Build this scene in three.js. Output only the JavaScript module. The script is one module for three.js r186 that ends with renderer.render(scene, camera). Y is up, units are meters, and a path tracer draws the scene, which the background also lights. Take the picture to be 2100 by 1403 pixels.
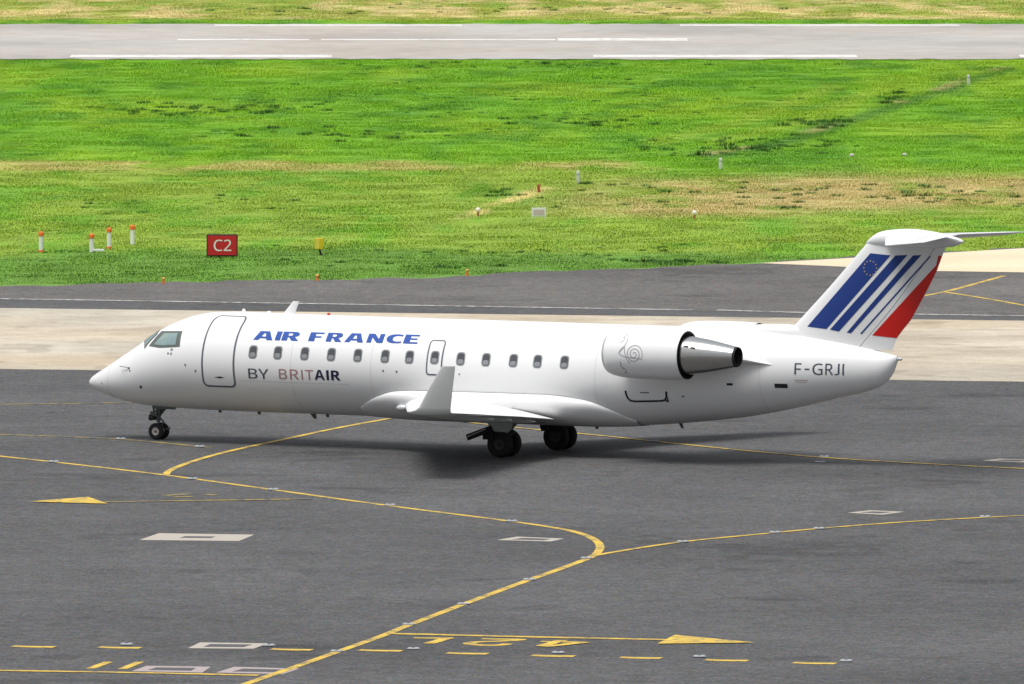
import * as THREE from 'three';
import { mergeGeometries, mergeVertices, toCreasedNormals } from 'three/addons/utils/BufferGeometryUtils.js';
import { TessellateModifier } from 'three/addons/modifiers/TessellateModifier.js';
import { FontLoader } from 'three/addons/loaders/FontLoader.js';
import { RoundedBoxGeometry } from 'three/addons/geometries/RoundedBoxGeometry.js';

// ------------------------------------------------------------ camera, sky, sun, exposure
const scene = new THREE.Scene();
const rad = Math.PI / 180;
const camera = new THREE.PerspectiveCamera(3.1757, 2100 / 1403, 1, 9000);
camera.position.set(-0.549, 23.076, 330);            // long lens on a terrace 330 m away, 23 m up
camera.rotation.set(-3.4827 * rad, 0, 0);
const renderer = new THREE.WebGLRenderer({ antialias: true });
renderer.toneMapping = THREE.LinearToneMapping;
renderer.toneMappingExposure = 1.14;
renderer.shadowMap.enabled = true;

let seed = 20417;
const rnd = () => { seed = (seed + 0x6D2B79F5) | 0; let t = Math.imul(seed ^ (seed >>> 15), 1 | seed); t = (t + Math.imul(t ^ (t >>> 7), 61 | t)) ^ t; return ((t ^ (t >>> 14)) >>> 0) / 4294967296; };
const hash = (i, j, s = 0) => { let n = Math.imul(i, 374761393) + Math.imul(j, 668265263) + Math.imul(s, 974634777); n = Math.imul(n ^ (n >>> 13), 1274126177); return ((n ^ (n >>> 16)) >>> 0) / 4294967296; };
const smooth = t => t * t * (3 - 2 * t);
const clamp = (v, a = 0, b = 1) => Math.min(b, Math.max(a, v));
const step = (a, b, v) => smooth(clamp((v - a) / (b - a)));
const mix = (a, b, t) => a + (b - a) * t;
function noise(x, y, s = 0, per = 0) {               // value noise, tileable when per > 0
  const i = Math.floor(x), j = Math.floor(y), u = smooth(x - i), v = smooth(y - j);
  const w = k => per ? ((k % per) + per) % per : k;
  const a = hash(w(i), w(j), s), b = hash(w(i + 1), w(j), s), c = hash(w(i), w(j + 1), s), d = hash(w(i + 1), w(j + 1), s);
  return mix(mix(a, b, u), mix(c, d, u), v);
}
const fbm = (x, y, s = 0, n = 4) => { let f = 0, a = 0.5, t = 0; for (let k = 0; k < n; k++) { f += a * noise(x, y, s + k); t += a; x *= 2.03; y *= 2.03; a *= 0.5; } return f / t; };

{ // bright thin overcast: cloud lighter overhead than at the horizon, the same all round
  const w = 512, h = 256, d = new Float32Array(w * h * 4);
  for (let j = 0; j < h; j++) for (let i = 0; i < w; i++) {
    const el = ((j + 0.5) / h - 0.5) * Math.PI, az = (i + 0.5) / w * 2 * Math.PI, up = Math.max(0, Math.sin(el));
    const k = (1 + 2 * up) / 3;
    let c = [0.80 * k, 0.88 * k, 1.0 * k];
    const p = 1 / (up + 0.18), n = fbm(Math.cos(az) * Math.cos(el) * p * 2.2 + 9, Math.sin(az) * Math.cos(el) * p * 2.2 + 5, 3, 5);
    const cl = step(0.3, 0.72, n);
    c = c.map((v, q) => mix(v * 0.9, [1.1, 1.1, 1.1][q] * k, cl));
    d.set([c[0] * 0.87, c[1] * 0.87, c[2] * 0.87, 1], (j * w + i) * 4);
  }
  const t = new THREE.DataTexture(d, w, h, THREE.RGBAFormat, THREE.FloatType);
  t.mapping = THREE.EquirectangularReflectionMapping; t.magFilter = t.minFilter = THREE.LinearFilter; t.wrapS = THREE.RepeatWrapping; t.needsUpdate = true;
  scene.background = t; scene.environment = t;
}
const sun = new THREE.DirectionalLight(new THREE.Color(1, 0.975, 0.94), 2.9);
{
  const el = 69 * rad, az = new THREE.Vector2(-0.72, 0.7).normalize();
  sun.position.set(az.x * Math.cos(el), Math.sin(el), az.y * Math.cos(el)).multiplyScalar(300);
  sun.castShadow = true; sun.shadow.radius = 55; sun.shadow.mapSize.set(4096, 4096);
  const s = sun.shadow.camera; s.left = -60; s.right = 60; s.top = 60; s.bottom = -60; s.near = 1; s.far = 900;
  scene.add(sun, sun.target);
}

// ------------------------------------------------------------ helpers
const C = (r, g, b) => new THREE.Color().setRGB(r, g, b);
const std = (c, roughness = 0.8, metalness = 0, o = {}) => new THREE.MeshStandardMaterial({ color: c, roughness, metalness, side: THREE.DoubleSide, ...o });
const used = {};
const numbered = n => { used[n] = (used[n] ?? -1) + 1; return used[n] ? n + '_' + String(used[n]).padStart(3, '0') : n; };
function part(name, geo, m, parent) { const o = new THREE.Mesh(geo, m); o.name = name; o.castShadow = o.receiveShadow = true; parent.add(o); return o; }
function structure(name, geo, m) { const o = part(numbered(name), geo, m, scene); o.userData.kind = 'structure'; return o; }
function thing(name, label, category, [x, y, z], group) {
  const o = new THREE.Group(); o.name = numbered(name); o.position.set(x, y, z); o.userData = { label, category }; if (group) o.userData.group = group; scene.add(o); return o;
}
function flat(pts, y = 0) {                          // a level polygon from [x, z] points in metres, uv in metres
  const g = new THREE.ShapeGeometry(new THREE.Shape(pts.map(([x, z]) => new THREE.Vector2(x, -z))));
  g.rotateX(-Math.PI / 2); g.translate(0, y, 0); return g;
}
function curve(pts, n) { const c = new THREE.CatmullRomCurve3(pts.map(([x, z]) => new THREE.Vector3(x, 0, z)), false, 'centripetal'); return c.getSpacedPoints(n).map(p => [p.x, p.z]); }
function stripe(pts, w, y) {                         // level painted band along [x, z] points
  const P = [], U = [], I = []; let s = 0;
  pts.forEach(([x, z], i) => {
    const a = pts[Math.max(0, i - 1)], b = pts[Math.min(pts.length - 1, i + 1)], dx = b[0] - a[0], dz = b[1] - a[1], l = Math.hypot(dx, dz) || 1;
    if (i) s += Math.hypot(x - pts[i - 1][0], z - pts[i - 1][1]);
    for (const q of [-1, 1]) { P.push(x - dz / l * w / 2 * q, y, z + dx / l * w / 2 * q); U.push(s, q * w / 2); }
    if (i) { const k = i * 2; I.push(k - 2, k - 1, k, k, k - 1, k + 1); }
  });
  const g = new THREE.BufferGeometry(); g.setAttribute('position', new THREE.Float32BufferAttribute(P, 3)); g.setAttribute('uv', new THREE.Float32BufferAttribute(U, 2)); g.setIndex(I);
  g.setAttribute('normal', new THREE.Float32BufferAttribute(P.map((_, k) => k % 3 === 1 ? 1 : 0), 3)); return g;
}
function noiseTexture(n, metres, fn) {               // fn(u, v in 0..1, texel i, j) -> sRGB 0..255
  const d = new Uint8Array(n * n * 4);
  for (let j = 0; j < n; j++) for (let i = 0; i < n; i++) { const c = fn(i / n, j / n, i, j); d.set([clamp(c[0], 0, 255), clamp(c[1], 0, 255), clamp(c[2], 0, 255), 255], (j * n + i) * 4); }
  const t = new THREE.DataTexture(d, n, n); t.colorSpace = THREE.SRGBColorSpace; t.wrapS = t.wrapT = THREE.RepeatWrapping;
  t.magFilter = THREE.LinearFilter; t.minFilter = THREE.LinearMipmapLinearFilter; t.generateMipmaps = true; t.repeat.set(1 / metres, 1 / metres); t.needsUpdate = true; return t;
}
const tile = (u, v, k, s) => noise(u * k, v * k, s, k);

// ------------------------------------------------------------ ground, apron, runway
const asphaltMap = noiseTexture(2048, 61, (u, v, i, j) => {
  const big = tile(u, v, 7, 1) * 0.5 + tile(u, v, 17, 2) * 0.3 + tile(u, v, 43, 3) * 0.2 - 0.5;
  const streak = (tile(u, v, 11, 10) * 0.6 + tile(u, v, 29, 14) * 0.4) - 0.5, stain = step(0.7, 0.86, tile(u, v, 23, 15) * 0.7 + tile(u, v, 90, 16) * 0.3);
  const mid = tile(u, v, 230, 4) - 0.5, g = hash(i, j, 5) - 0.5, g2 = hash(i >> 1, j >> 1, 6) - 0.5;
  const b = 74 + big * 26 + streak * 9 - stain * 12 + mid * 12 + g * 30 + g2 * 26, r = (hash(i >> 1, j >> 2, 7) - 0.5) * 18, q = (hash(i >> 1, j >> 2, 8) - 0.5) * 18;
  return [b + r + 1, b + 0.5, b + q + 1];
});
const M = {
  asphalt: std(C(1, 1, 1), 0.92, 0, { map: asphaltMap }),
  concrete: std(C(1, 1, 1), 0.9, 0, { map: noiseTexture(1024, 33, (u, v, i, j) => {
    const n = (tile(u, v, 9, 11) - 0.5) * 26 + (tile(u, v, 37, 12) - 0.5) * 16 - step(0.72, 0.9, tile(u, v, 31, 17)) * 16 + (hash(i, j, 13) - 0.5) * 26 + (tile(u, v, 160, 15) - 0.5) * 12, w = (tile(u, v, 5, 14) - 0.5) * 8;
    return [180 + n + w, 168 + n, 149 + n - w]; }) }),
  sandy: std(C(1, 1, 1), 0.9, 0, { map: noiseTexture(512, 19, (u, v, i, j) => {
    const n = (tile(u, v, 7, 21) - 0.5) * 14 + (hash(i, j, 22) - 0.5) * 20; return [214 + n, 196 + n, 166 + n]; }) }),
  runway: std(C(1, 1, 1), 0.9, 0, { map: noiseTexture(1024, 50, (u, v, i, j) => {
    const n = (tile(u, v, 6, 31) - 0.5) * 22 + (tile(u, v, 60, 32) - 0.5) * 14 + (hash(i, j, 33) - 0.5) * 22, w = (tile(u, v, 5, 34) - 0.5) * 6;
    return [165 + n + w, 159 + n, 152 + n - w]; }) }),
  yellow: std(C(1, 1, 1), 0.75, 0, { map: noiseTexture(512, 6.1, (u, v, i, j) => {
    const wear = step(0.56, 0.76, tile(u, v, 40, 41) * 0.6 + hash(i, j, 42) * 0.4), n = (tile(u, v, 9, 43) - 0.5) * 26; return [mix(206, 110, wear) + n, mix(172, 104, wear) + n, mix(66, 84, wear)]; }) }),
  faded: std(C(1, 1, 1), 0.85, 0, { map: noiseTexture(512, 6.7, (u, v, i, j) => {
    const wear = step(0.42, 0.66, tile(u, v, 40, 44) * 0.6 + hash(i, j, 45) * 0.4); return [mix(160, 88, wear), mix(138, 86, wear), mix(66, 82, wear)]; }) }),
  white: std(C(1, 1, 1), 0.75, 0, { map: noiseTexture(512, 9.3, (u, v, i, j) => {
    const wear = step(0.6, 0.85, tile(u, v, 30, 46) * 0.6 + hash(i, j, 47) * 0.4); const b = mix(212, 160, wear); return [b, b - 3, b - 8]; }) }),
  wornWhite: std(C(1, 1, 1), 0.8, 0, { map: noiseTexture(512, 7.9, (u, v, i, j) => {
    const wear = step(0.4, 0.7, tile(u, v, 50, 48) * 0.6 + hash(i, j, 49) * 0.4); const b = mix(196, 104, wear); return [b, b - 2, b - 6]; }) }),
};

// where the turf is bright, dry or pale: [x, z] -> linear colour
const trench = [[7.43, -174.48], [9.81, -183.36], [11.85, -192.57], [13.61, -204.54], [16.52, -223.31], [19, -238.41], [21.44, -255.53], [23.55, -267.52]];
function distTo(line, x, z, kz = 0.12) { let m = 1e9; for (let i = 1; i < line.length; i++) { const [ax, az] = line[i - 1], [bx, bz] = line[i], dx = bx - ax, dz = (bz - az) * kz, px = x - ax, pz = (z - az) * kz; const t = clamp((px * dx + pz * dz) / (dx * dx + dz * dz)); m = Math.min(m, Math.hypot(px - dx * t, pz - dz * t)); } return m; }
function turf(x, z) {
  const n1 = fbm(x * 0.16, z * 0.045, 61), n2 = fbm(x * 0.55, z * 0.13, 62), n3 = fbm(x * 1.7, z * 0.5, 63, 3);
  const zz = z + (n1 - 0.5) * 14 + (n2 - 0.5) * 5;
  let c = [0.122, 0.28, 0.006];                                            // lush green of the middle field
  const lay = (k, t) => { t = clamp(t); c = c.map((v, q) => mix(v, k[q], t)); };
  lay([0.185, 0.31, 0.010], step(0.45, 0.68, n1) * 0.8);
  lay([0.065, 0.20, 0.008], step(0.52, 0.72, n2) * 0.7);
  if (z > -330) {
    lay([0.20, 0.285, 0.030], step(-170, -158, zz) * (0.75 + 0.25 * n3));      // yellower turf nearer the apron
    lay([0.11, 0.27, 0.012], step(-170, -158, zz) * step(0.52, 0.66, n2) * 0.7);
    lay([0.33, 0.31, 0.085], step(-172, -168, z + (n2 - 0.5) * 5) * (1 - step(-164, -160, z + (n2 - 0.5) * 4)) * (1 - step(2, 9, x)) * step(0.42, 0.62, n2 * 0.6 + n1 * 0.4 + 0.04));
    const dry = step(-163, -152, zz) * (1 - step(-134, -124, zz)) * step(0, 7, x + (zz + 150) * 0.1 + (n2 - 0.5) * 6);
    lay([0.36, 0.29, 0.11], dry * step(0.28, 0.55, n3 * 0.5 + n2 * 0.5 + 0.04));
    lay([0.095, 0.205, 0.022], step(-106, -98, zz + (x > 0 ? -x * 0.75 : 0)) * 0.95);        // darker rank strip along the asphalt
    const tr = distTo(trench, x, z); lay([0.035, 0.12, 0.01], (1 - step(0.1, 0.6, tr)) * step(0.25, 0.5, n3 + 0.1) * 0.75);
    lay([0.34, 0.30, 0.12], (1 - step(0.05, 0.35, Math.abs(distTo(trench, x, z + 2.5)))) * step(0.52, 0.66, n2) * 0.8);
    const t2 = distTo([[-2.45, -126.64], [-1.28, -132.44], [-0.36, -139.9], [0.58, -146.43]], x, z); lay([0.52, 0.42, 0.17], (1 - step(0.08, 0.4, t2)) * step(0.4, 0.56, n3));
    for (const k of [0, 2.6]) { const a = distTo([[5.5, -188], [9, -205], [12.5, -232], [14.5, -246]], x - k, z); lay([0.21, 0.31, 0.02], (1 - step(0.2, 0.7, a)) * 0.6); }
  } else {
    lay([0.27, 0.30, 0.05], step(-333, -339, z + (n2 - 0.5) * 6));
    lay([0.52, 0.42, 0.19], step(-336, -342, z + (n1 - 0.5) * 10) * step(0.47, 0.6, n2 * 0.6 + n1 * 0.4) * 0.85);
    lay([0.13, 0.24, 0.02], step(-350, -356, zz) * step(0.5, 0.62, n3) * 0.7);
  }
  const blot = fbm(x * 0.9, z * 0.22, 64, 3); return c.map(v => v * (0.68 + 0.34 * n3 + 0.34 * blot));
}
structure('ground', flat([[-3000, 600], [3000, 600], [3000, -4000], [-3000, -4000]], -0.09), std(C(0.12, 0.22, 0.03), 1));
{ // the stretch of turf in view, coloured patch by patch
  for (const [z0, z1, nz] of [[-281, -74, 220], [-400, -327, 70]]) {
    const g = new THREE.PlaneGeometry(84, z1 - z0, 140, nz); g.rotateX(-Math.PI / 2); g.translate(0, -0.04, (z0 + z1) / 2);
    const p = g.attributes.position, col = [];
    for (let i = 0; i < p.count; i++) { const x = p.getX(i), z = p.getZ(i); col.push(...turf(x, z).map(v => v * 1.2)); p.setY(i, -0.05 + 0.03 * noise(x * 0.6, z * 0.6, 71)); }
    g.setAttribute('color', new THREE.Float32BufferAttribute(col, 3)); g.computeVertexNormals();
    structure('turf', g, std(C(1, 1, 1), 1, 0, { vertexColors: true }));
  }
}
const grassEdge = [[-300, -66], [-60, -76], [-18.91, -80.6], [-12.27, -81.47], [-6.93, -83.52], [-2.03, -86.48], [1.94, -89.78], [8.02, -94.37], [12.16, -98.11], [17.48, -103.85], [30, -118], [300, -420]];
const edgeAt = x => { for (let i = 1; i < grassEdge.length; i++) if (x <= grassEdge[i][0]) { const [a, b] = [grassEdge[i - 1], grassEdge[i]]; return mix(a[1], b[1], (x - a[0]) / (b[0] - a[0])); } return -420; };
const raggedEdge = []; for (let x = -45; x <= 40; x += 0.22) raggedEdge.push([x, edgeAt(x) + (noise(x * 1.7, 0, 75) - 0.5) * 1.4 + (noise(x * 0.5, 3, 76) - 0.5) * 1.6]);
const apron = structure('apron', flat([[-300, 420], [300, 420], [300, -380], ...raggedEdge.slice().reverse(), [-300, -66]], 0), M.asphalt);
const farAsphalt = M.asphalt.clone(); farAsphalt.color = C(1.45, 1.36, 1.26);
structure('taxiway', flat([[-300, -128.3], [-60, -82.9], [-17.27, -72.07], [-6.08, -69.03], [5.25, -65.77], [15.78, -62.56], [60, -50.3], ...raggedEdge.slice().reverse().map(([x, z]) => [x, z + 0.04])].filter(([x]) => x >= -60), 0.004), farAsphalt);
const taxiwayStrip = structure('concrete_strip', flat([[-300, -127.2], [-18.32, -67.42], [16.89, -59.97], [300, -0.1], [300, 26], [15.55, -29.82], [-16.93, -36.16], [-300, -91.4]], 0.004), M.concrete);
structure('sandy_verge', flat([[8, -93.75], [9.38, -95.2], [13.91, -99.7], [17.48, -103.4], [30, -117], [60, -150], [60, -88], [18.14, -87.97], [16.82, -87.97], [13.54, -88.87], [10.3, -91.91]], 0.009), M.sandy);
const rwEdge = []; for (let x = -46; x <= 46; x += 0.25) rwEdge.push([x, -279.4 + (noise(x * 1.3, 7, 77) - 0.5) * 1.6]);
const rwFar = []; for (let x = 46; x >= -46; x -= 0.25) rwFar.push([x, -328.9 + (noise(x * 1.3, 9, 78) - 0.5) * 1.2]);
const runway = structure('runway', flat([[-900, -279.4], ...rwEdge, [900, -279.4], [900, -328.9], ...rwFar, [-900, -328.9]], 0.0), M.runway);
for (const [x0, x1, z0, z1] of [[-16.4, -3.2, -328.0, -325.9], [8.4, 23.3, -328.0, -325.9], [-17.8, -11, -306.5, -304.8], [-10.4, 1.7, -306.5, -304.8], [1.8, 8.5, -307.8, -304.0], [-22.5, -9.5, -284.8, -281.6], [3.5, 16.6, -284.8, -281.6], [24.7, 38, -284.8, -281.6]])
  part('painted_stripe', flat([[x0, z1], [x1, z1], [x1, z0], [x0, z0]], 0.006), M.white, runway);

// painted markings on the apron, metres on the ground
const line = (pts, w, m = M.yellow, n = 120, y = 0.008) => part('painted_line', stripe(n ? curve(pts, n) : pts, w, y), m, apron);
line([[-15.9, -1.6], [-15.07, -0.19], [-14.23, 1.12], [-12.58, 3.52], [-9.6, 8.22], [-6.69, 13.48], [-3.63, 19.07], [-0.55, 24.31], [0.29, 25.91], [0.89, 27.34], [1.3, 29.06], [1.53, 30.92], [1.58, 32.76], [1.46, 34.72], [1.23, 36.22], [0.6, 39.16], [-0.15, 42.47], [-1.66, 49.42], [-2.89, 55.27], [-3.41, 57.85], [-4.37, 62.12], [-5.26, 66.02], [-6.22, 70.16], [-7.32, 75.3]], 0.21, M.yellow, 200);
line([[1.38, 35.32], [1.91, 34.12], [3.6, 30.92], [5.55, 28.44], [7.27, 26.39], [9.26, 24.47], [11.25, 23.02], [12.25, 22.37], [15, 20.6], [19, 18.6]], 0.19, M.yellow, 120, 0.012);
line([[-9.6, 8.22], [-9.57, 6.97], [-9.31, 4.8], [-8.39, 0.19], [-6.54, -6.11], [-5.27, -10.24], [-3.82, -14.27], [-2.61, -17.56]], 0.19, M.yellow, 120, 0.012);
line([[-2.59, -13.66], [-0.41, -10.04], [1.72, -7.08], [4.07, -3.41], [6.12, -0.38], [7.9, 1.86], [10.43, 4.07], [12.93, 5.89], [14.18, 6.61], [18, 8.6]], 0.16, M.yellow, 120, 0.016);
line([[-17.5, -19.3], [-11.1, -20.7]], 0.22, M.faded);
line([[-17.5, -8.4], [-15.26, -7.67], [-11.31, -5.52], [-8.71, -2.26]], 0.22, M.faded, 60);
line([[-10.88, 17.74], [-8.23, 17.23], [-5.64, 16.72]], 0.28, M.faded, 20, 0.012);
line([[-3.31, 57.34], [-0.23, 58.23], [2.84, 58.99]], 0.34, M.yellow, 20, 0.012);
line([[-14, 66.3], [-11.51, 66.74], [-8.36, 67.34], [-5.95, 67.93]], 0.3, M.yellow, 20, 0.012);
line([[11.68, -71.26], [13.05, -74.33], [13.86, -76.87], [15, -81.47], [16.07, -85.88]], 0.19, M.yellow, 60);
line([[13.68, -76.3], [14.33, -74.33], [15.19, -71.54], [16.29, -67.7], [18, -62.5]], 0.19, M.yellow, 60, 0.012);
line([[-60, -83.5], [-17.27, -72.37], [-6.08, -69.33], [5.25, -66.07]], 0.34, M.wornWhite, 60);
line([[6.04, -66.07], [8.67, -64.73], [15.78, -62.86], [60, -50.5]], 0.34, M.wornWhite, 60);
part('painted_arrow', flat([[-12.8, 17.74], [-10.77, 18.5], [-11.36, 16.1]], 0.02), M.yellow, apron);
part('painted_arrow', flat([[2.64, 60.1], [4.79, 59.8], [3.06, 57.8]], 0.02), M.yellow, apron);
for (const [x0, x1, z] of [[-11.5, -10.57, 60.63], [-9.6, -8.68, 60.88], [-5.82, -4.92, 61.38], [-3.9, -2.96, 61.62], [-1.98, -1.08, 62.37], [-0.13, 0.8, 62.98], [1.78, 2.68, 63.47], [3.62, 4.54, 64.09], [5.5, 6.42, 64.81]])
  part('painted_dash', stripe([[x0, z], [x1, z + (x1 - x0) * 0.25]], 0.42, 0.008), M.yellow, apron);
{ // stand number, read from the far side, and two worn ones
  const z1 = (X, Y) => { const x = -3.41 + X / 5.25 / 78.9, z = 54.9 + Y / 5.25 / 7.95; return [x, z]; };
  const chars = [[[[285, 150], [650, 152]], [[600, 152], [430, 212]]],
    [[[905, 160], [1270, 168], [1060, 186], [860, 194], [795, 212], [930, 229], [1080, 226], [1155, 212]]],
    [[[1440, 188], [1860, 198]], [[1640, 176], [1450, 240]], [[1860, 200], [1480, 246]]]];
  for (const c of chars) part('painted_character', mergeGeometries(c.map((s, k) => { const p = s.map(q => z1(...q)); return stripe(p.length > 2 ? curve(p, 40) : p, 0.28, 0.008 + k * 0.004); })), M.yellow, apron);
  part('painted_character', mergeGeometries([stripe([[-9.6, 66.26], [-9.26, 64.57]], 0.2, 0.008)]), M.yellow, apron);
  part('painted_character', mergeGeometries([stripe([[-8.91, 66.38], [-8.58, 64.57]], 0.2, 0.008)]), M.yellow, apron);
  part('painted_character', mergeGeometries([stripe([[-9.42, 15.5], [-8.85, 14.9]], 0.3, 0.008), stripe([[-9.15, 16.1], [-8.7, 15.9]], 0.3, 0.012), stripe([[-8.4, 15.1], [-8.1, 15.3]], 0.3, 0.008)]), M.faded, apron);
}

// concrete surrounds with covers let into the asphalt
const pits = [
  [[[-9.63, 30.3], [-9.22, 28.12], [-6.86, 28.59], [-7.19, 30.61]], 'largest pale concrete pit surround with dark cover, left foreground', 0.32, 0.26],
  [[[-0.93, 30.3], [-0.43, 29.22], [0.72, 29.84], [0.4, 30.77]], 'pale pit surround inside the bend of the yellow line', 0.6, 0.5],
  [[[7.86, 21.38], [8.46, 20.56], [9.32, 21.06], [8.72, 22.04]], 'pale pit surround above the yellow line on the right', 0.6, 0.5],
  [[[-7.64, 61.13], [-7.41, 59.62], [-5.9, 59.87], [-6.2, 61.25]], 'pale pit surround in the row of yellow dashes', 0.62, 0.5],
  [[[-8.69, 66.86], [-8.41, 65.54], [-7.02, 65.78], [-7.17, 67.22]], 'pinkish pit surround above the bottom left yellow line', 0.62, 0.5],
  [[[-6.88, 67.22], [-6.52, 65.78], [-5.1, 66.26], [-5.44, 67.57]], 'pinkish pit surround crossed by the thick yellow line', 0.62, 0.5],
  [[[11.95, 2.79], [12.44, 2.05], [13.46, 2.6], [13.03, 3.52]], 'pale pit surround at the right edge below the tail', 0.6, 0.5]];
const coverMat = std(C(0.075, 0.072, 0.08), 0.8), surroundMat = std(C(0.40, 0.36, 0.31), 0.9), pinkMat = std(C(0.36, 0.30, 0.29), 0.9);
pits.forEach(([q, label, kx, kz], k) => {
  const cx = q.reduce((a, p) => a + p[0], 0) / 4, cz = q.reduce((a, p) => a + p[1], 0) / 4, t = thing('service_pit', label, 'pit cover', [cx, 0, cz], 'service pits let into the apron');
  const sh = new THREE.Shape(q.map(([x, z]) => new THREE.Vector2(x - cx, -(z - cz)))), inn = q.map(([x, z]) => new THREE.Vector2((x - cx) * kx, -(z - cz) * kz));
  sh.holes.push(new THREE.Path(inn));
  const g = new THREE.ShapeGeometry(sh); g.rotateX(-Math.PI / 2); g.translate(0, 0.005, 0); part('surround', g, k > 3 && k < 6 ? pinkMat : surroundMat, t);
  const c = new THREE.ShapeGeometry(new THREE.Shape(inn)); c.rotateX(-Math.PI / 2); c.translate(0, 0.003, 0); part('cover', c, coverMat, t);
});

// ------------------------------------------------------------ the airliner
// local frame: x aft, y up, z to port; origin on the ground between the main wheels
const jet = thing('airliner', 'white twin-engine regional jet with blue and red striped tail fin', 'airplane', [0, 0, 0]);
jet.rotation.y = -28.3 * rad;
function pchip(xs, ys) {
  const n = xs.length, h = [], d = [], m = [];
  for (let i = 0; i < n - 1; i++) { h[i] = xs[i + 1] - xs[i]; d[i] = (ys[i + 1] - ys[i]) / h[i]; }
  m[0] = d[0]; m[n - 1] = d[n - 2];
  for (let i = 1; i < n - 1; i++) { if (d[i - 1] * d[i] > 0) { const a = 2 * h[i] + h[i - 1], b = h[i] + 2 * h[i - 1]; m[i] = (a + b) / (a / d[i - 1] + b / d[i]); } else m[i] = 0; }
  return x => { x = clamp(x, xs[0], xs[n - 1]); let i = 0; while (i < n - 2 && x > xs[i + 1]) i++; const t = (x - xs[i]) / h[i], s = 1 - t;
    return (1 + 2 * t) * s * s * ys[i] + t * s * s * h[i] * m[i] + t * t * (3 - 2 * t) * ys[i + 1] - t * t * s * h[i] * m[i + 1]; };
}
const col = (t, k) => t.map(r => r[k]);
const FT = [[-13.74, 1.51, 1.49, 0.01], [-13.7, 1.575, 1.425, 0.085], [-13.64, 1.64, 1.375, 0.145], [-13.48, 1.75, 1.29, 0.25], [-13.25, 1.88, 1.21, 0.37], [-12.71, 2.205, 1.06, 0.62], [-12.1, 2.575, 0.95, 0.85], [-11.48, 2.965, 0.895, 1.06], [-11.02, 3.195, 0.88, 1.17], [-10.41, 3.41, 0.87, 1.27], [-9.8, 3.525, 0.86, 1.325], [-8.9, 3.56, 0.855, 1.345], [-7, 3.545, 0.85, 1.345], [3, 3.545, 0.855, 1.345], [4.54, 3.545, 0.957, 1.31], [5.41, 3.545, 1.05, 1.26], [6.49, 3.53, 1.19, 1.15], [7.99, 3.42, 1.48, 0.92], [9.1, 3.29, 1.75, 0.68], [10.12, 3.11, 2.0, 0.44], [10.48, 3.03, 2.15, 0.33], [10.77, 2.97, 2.45, 0.19], [10.92, 2.935, 2.78, 0.06]];
const fTop = pchip(col(FT, 0), col(FT, 1)), fBot = pchip(col(FT, 0), col(FT, 2)), fWid = pchip(col(FT, 0), col(FT, 3));
const V = (x, y, z) => new THREE.Vector3(x, y, z);
function skin(x, y) { const c = (fTop(x) + fBot(x)) / 2, h = (fTop(x) - fBot(x)) / 2; return fWid(x) * Math.sqrt(Math.max(0, 1 - ((y - c) / h) ** 2)); }
const skinPt = (x, y) => V(x, y, skin(x, y));
function skinTopPt(x, z) { const c = (fTop(x) + fBot(x)) / 2, h = (fTop(x) - fBot(x)) / 2; return V(x, c + h * Math.sqrt(Math.max(0, 1 - (z / fWid(x)) ** 2)), z); }
function normalOf(fn, a, b, e = 0.004) { const p = fn(a - e, b), q = fn(a + e, b), r = fn(a, b - e), s = fn(a, b + e); return q.sub(p).cross(s.sub(r)).normalize(); }
function surf(fn, out) { return (a, b, lift = 0) => { const p = fn(a, b), n = normalOf(fn, a, b); if (n.dot(out(p)) < 0) n.negate(); return p.addScaledVector(n, lift); }; }
const side = surf(skinPt, p => V(0, p.y - 2.2, p.z)), top = surf(skinTopPt, p => V(-0.3, 1, p.z));

function mesh(P, I, crease) { let g = new THREE.BufferGeometry(); g.setAttribute('position', new THREE.Float32BufferAttribute(P, 3)); g.setIndex(I); if (crease) return toCreasedNormals(g, crease); g.computeVertexNormals(); return g; }
function loft(secs, { closed = true, caps = true, crease = 0 } = {}) {
  const n = secs[0].length, P = [], I = []; secs.forEach(s => s.forEach(p => P.push(...p)));
  const m = closed ? n : n - 1;
  for (let i = 0; i < secs.length - 1; i++) for (let j = 0; j < m; j++) { const a = i * n + j, b = i * n + (j + 1) % n, c = a + n, d = b + n; I.push(a, c, b, b, c, d); }
  if (caps && closed) for (const [k, f] of [[0, 1], [secs.length - 1, 0]]) {
    const s = secs[k], b = P.length / 3, c = s.reduce((q, p) => [q[0] + p[0] / n, q[1] + p[1] / n, q[2] + p[2] / n], [0, 0, 0]); s.forEach(p => P.push(...p)); P.push(...c);
    for (let j = 0; j < n; j++) f ? I.push(b + j, b + (j + 1) % n, b + n) : I.push(b + (j + 1) % n, b + j, b + n);
  }
  return mesh(P, I, crease);
}
function ribbon(pts, w, surface, lift = 0.006, closedLoop = false) {      // band of width w lying on a surface; pts are (a, b) surface coordinates
  const N = pts.length, p3 = pts.map(p => surface(...p, lift)), P = [], I = [];
  for (let i = 0; i < N; i++) {
    const a = p3[closedLoop ? (i - 1 + N) % N : Math.max(0, i - 1)], b = p3[closedLoop ? (i + 1) % N : Math.min(N - 1, i + 1)], t = b.clone().sub(a).normalize();
    const n = surface(...pts[i], lift + 0.05).sub(p3[i]).normalize(), s = t.cross(n).normalize().multiplyScalar(w / 2);
    P.push(...p3[i].clone().add(s).toArray(), ...p3[i].clone().sub(s).toArray());
  }
  for (let i = 0; i < (closedLoop ? N : N - 1); i++) { const a = i * 2, b = ((i + 1) % N) * 2; I.push(a, a + 1, b, b, a + 1, b + 1); }
  return mesh(P, I);
}
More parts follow.
